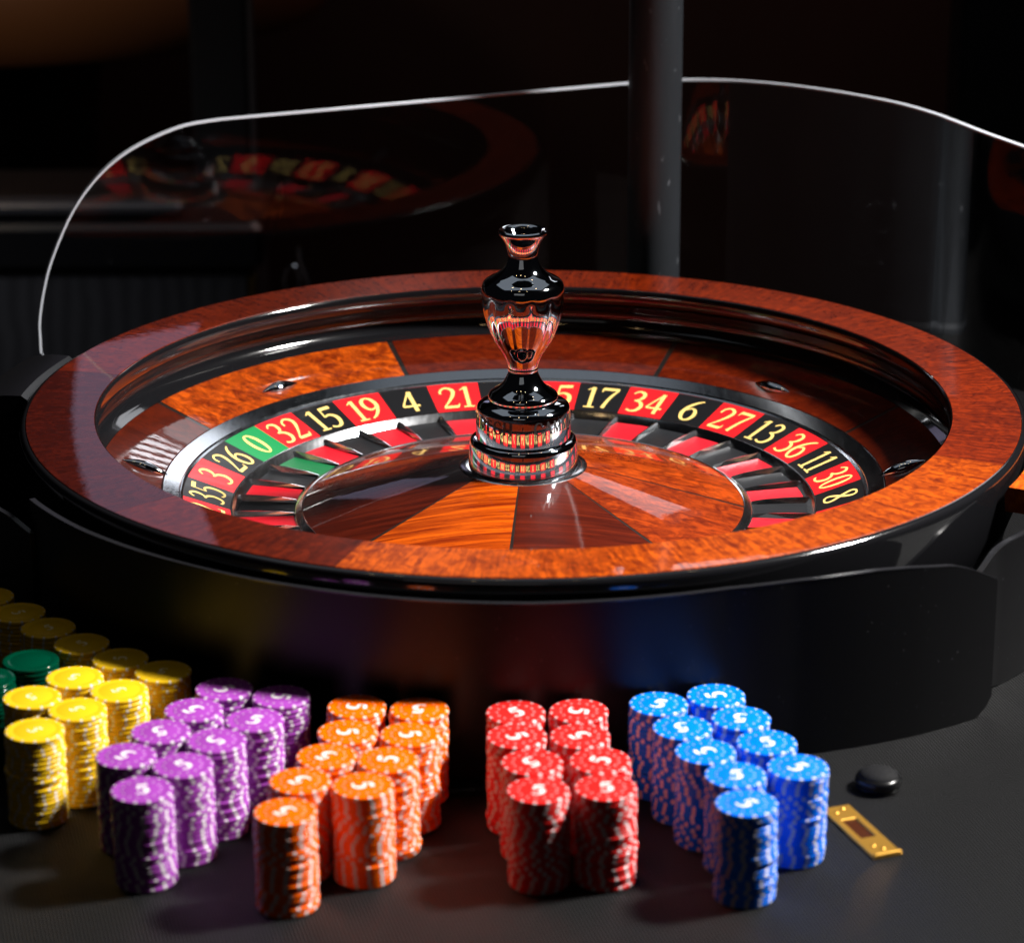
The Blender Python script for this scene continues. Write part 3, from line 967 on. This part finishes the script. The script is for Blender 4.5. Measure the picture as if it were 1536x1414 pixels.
plate = empty('brass_plate', (0.2308, -0.5080, TZ))
tag(plate, 'slim brass plate with a rectangular slot lying beside the blue chips', 'plate')
t = NT('brass')
t.set(Base_Color=(0.62, 0.33, 0.055, 1), Metallic=0.85)
t.l(t.math('MULTIPLY_ADD', t.noise(t.coords(), 900, 4, 0.7), 0.35, 0.22), t.b.inputs['Roughness'])
t.bump(t.noise(t.coords(), 1200, 3), 0.25, 0.0003)
BRASS = t.m
th = math.atan2(-0.0736, 0.0275)
Lp, Wp, hz = 0.080, 0.0215, 0.0022
hl, hw = 0.0300, 0.0105
def frame_mesh(L, W, l, w, h, off=0.0):
    V, F = [], []
    c = 0.0006
    for z, dd in ((0.0003, 0), (h - c, 0), (h, c)):
        for sxx, syy in ((-1, -1), (1, -1), (1, 1), (-1, 1)):
            V.append((sxx * (L / 2 - dd), syy * (W / 2 - dd), z))
        for sxx, syy in ((-1, -1), (1, -1), (1, 1), (-1, 1)):
            V.append((off + sxx * (l / 2 + dd), syy * (w / 2 + dd), z))
    for lvl in range(2):
        b = lvl * 8
        for i in range(4):
            j = (i + 1) % 4
            F.append((b + i, b + j, b + 8 + j, b + 8 + i))
            F.append((b + 4 + j, b + 4 + i, b + 12 + i, b + 12 + j))
    for i in range(4):
        j = (i + 1) % 4
        F.append((16 + i, 16 + j, 20 + j, 20 + i))
    return V, F
pf = new_obj('frame', *frame_mesh(Lp, Wp, hl, hw, hz, -0.004), BRASS, plate, angle=20)
slot = new_obj('slot', *box(-0.004, 0, 0.0006, hl - 0.0003, hw - 0.0003, 0.0006), plain('dark_slot', (0.05, 0.012, 0.004), 0.2, 0, 0.6), plate, smooth=False)
parts = [pf, slot]
for px, py in ((-0.0345, 0.003), (-0.0300, -0.004), (0.0245, -0.0035), (0.0305, 0.001)):
    s = new_obj('screw', *lathe([(0.0017, hz - 0.0002), (0.0017, hz + 0.0003), (0.0012, hz + 0.0008), (0.0001, hz + 0.0010)], n=20), BRASS, plate)
    s.location = (px, py, 0)
bar = new_obj('rolled_end', *box(Lp / 2 - 0.0012, 0.0, hz + 0.0008, 0.0024, Wp * 0.96, 0.0022, 0.0007), BRASS, plate, angle=20)
plate.rotation_euler = (0, 0, th)

# ------------------------------------------------------------------ dark room behind
FLOORZ = -1.0
t = NT('carpet_dark')
t.l(t.mix(t.noise(t.coords(), 6, 4), (0.006, 0.002, 0.0015), (0.014, 0.004, 0.003)), t.b.inputs['Base Color'])
t.set(Roughness=0.9)
fl = new_obj('floor', *box(0, 1.0, FLOORZ - 0.02, 8, 8, 0.04), t.m, smooth=False)
tag(fl, kind='structure')
t = NT('dark_wall')
t.l(t.mix(t.noise(t.coords(0, (3, 1, 1)), 2.0, 4), (0.005, 0.0010, 0.0007), (0.013, 0.0026, 0.0016)), t.b.inputs['Base Color'])
t.set(Roughness=0.6)
wl = new_obj('wall', *box(0, 3.6, 0.8, 8, 0.05, 3.6), t.m, smooth=False)
tag(wl, kind='structure')

DARK_MET = plain('dark_metal', (0.012, 0.013, 0.017), 0.4, 0.2)
c1 = empty('wall_column', (-0.438, 1.9, FLOORZ))
tag(c1, 'dark blue-grey square column beside the hanging brown drum', 'column')
new_obj('shaft', *box(0, 0, 1.0, 0.086, 0.086, 2.0, 0.008), DARK_MET, c1, angle=20)
new_obj('trim_strip', *box(0.046, -0.036, 1.0, 0.008, 0.012, 1.96, 0.002), plain('steel_strip', (0.20, 0.20, 0.23), 0.3, 0.8), c1, angle=20)
c2 = empty('wall_column', (0.625, 1.5, FLOORZ))
tag(c2, 'dark column behind the clear shield at the picture edge', 'column')
new_obj('shaft', *box(0, 0, 1.0, 0.11, 0.11, 2.0, 0.008), DARK_MET, c2, angle=20)
new_obj('foot', *box(0, 0, 0.03, 0.15, 0.15, 0.06, 0.01), DARK_MET, c2, angle=20)

# brown rounded table rail, top left
rail = empty('round_table', (-0.90, 2.75, FLOORZ))
tag(rail, 'blurred brown wooden round table edge high behind the clear shield', 'table')
new_obj('table_rim', *lathe([(0.30, 0.835), (0.52, 0.835), (0.555, 0.845), (0.570, 0.875), (0.570, 0.960), (0.555, 0.985), (0.52, 0.995), (0.0002, 0.995)], n=96), plain('rail_leather', (0.085, 0.038, 0.018), 0.4, 0, 0, 0.3, wear=0.1), rail, angle=35)
new_obj('pedestal', *lathe([(0.30, 0.0), (0.28, 0.03), (0.16, 0.08), (0.13, 0.4), (0.16, 0.75), (0.32, 0.84)], n=48), plain('dark_pedestal', (0.01, 0.008, 0.007), 0.4), rail, angle=35)

# low grey cabinet with a lighter ledge
cab = empty('cabinet', (-0.66, 1.75, FLOORZ))
tag(cab, 'dark grey low cabinet with a steel ledge behind the wheel', 'cabinet')
t = NT('cabinet_grey')
wv = t.n('ShaderNodeTexWave', wave_type='BANDS', bands_direction='X')
wv.inputs['Scale'].default_value = 12
wv.inputs['Distortion'].default_value = 4
wv.inputs['Detail'].default_value = 2
t.l(t.coords(), wv.inputs[0])
t.l(t.mix(wv.outputs[0], (0.028, 0.028, 0.031), (0.045, 0.045, 0.049)), t.b.inputs['Base Color'])
t.set(Roughness=0.5)
new_obj('front_panel', *box(0, 0, 0.34, 0.56, 0.30, 0.68, 0.006), t.m, cab, angle=20)
new_obj('top', *box(0, 0, 0.715, 0.60, 0.34, 0.066, 0.008), plain('cabinet_black', (0.008, 0.008, 0.009), 0.3), cab, angle=20)
new_obj('ledge', *box(-0.06, -0.12, 0.762, 0.50, 0.05, 0.020, 0.006), plain('ledge_steel', (0.10, 0.10, 0.11), 0.35, 0.6), cab, angle=20)
new_obj('corner_strip', *box(0.284, -0.145, 0.34, 0.010, 0.014, 0.66, 0.002), plain('old_brass', (0.16, 0.10, 0.03), 0.4, 0.8), cab, angle=20)

# chrome hook on a stalk
hook = empty('chrome_hook', (-0.288, 1.3, -0.26))
tag(hook, 'small chrome double hook showing above the far rim', 'hook')
def tube(path, rad, n=10):
    V, F = [], []
    for i, pnt in enumerate(path):
        a = Vector(path[max(i - 1, 0)])
        b = Vector(path[min(i + 1, len(path) - 1)])
        d = (b - a).normalized()
        s = d.cross(Vector((0, 1, 0.01))).normalized()
        u = s.cross(d)
        for k in range(n):
            g = 2 * math.pi * k / n
            V.append(Vector(pnt) + s * math.cos(g) * rad + u * math.sin(g) * rad)
    for i in range(len(path) - 1):
        for k in range(n):
            F.append((i * n + k, i * n + (k + 1) % n, (i + 1) * n + (k + 1) % n, (i + 1) * n + k))
    F.append(tuple(range(n))[::-1])
    F.append(tuple((len(path) - 1) * n + k for k in range(n)))
    return V, F
new_obj('loop', *tube([(-0.008 + 0.010 * math.cos(g), 0, 0.006 + 0.018 * math.sin(g)) for g in (2 * math.pi * i / 24 for i in range(25))], 0.0028), CHROME, hook)
new_obj('stem', *tube([(0.002, 0, 0.05), (0.003, 0, 0.03), (0.010, 0, 0.012), (0.014, 0, -0.004), (0.015, 0, -0.05), (0.015, 0, -0.74)], 0.0036), CHROME, hook)
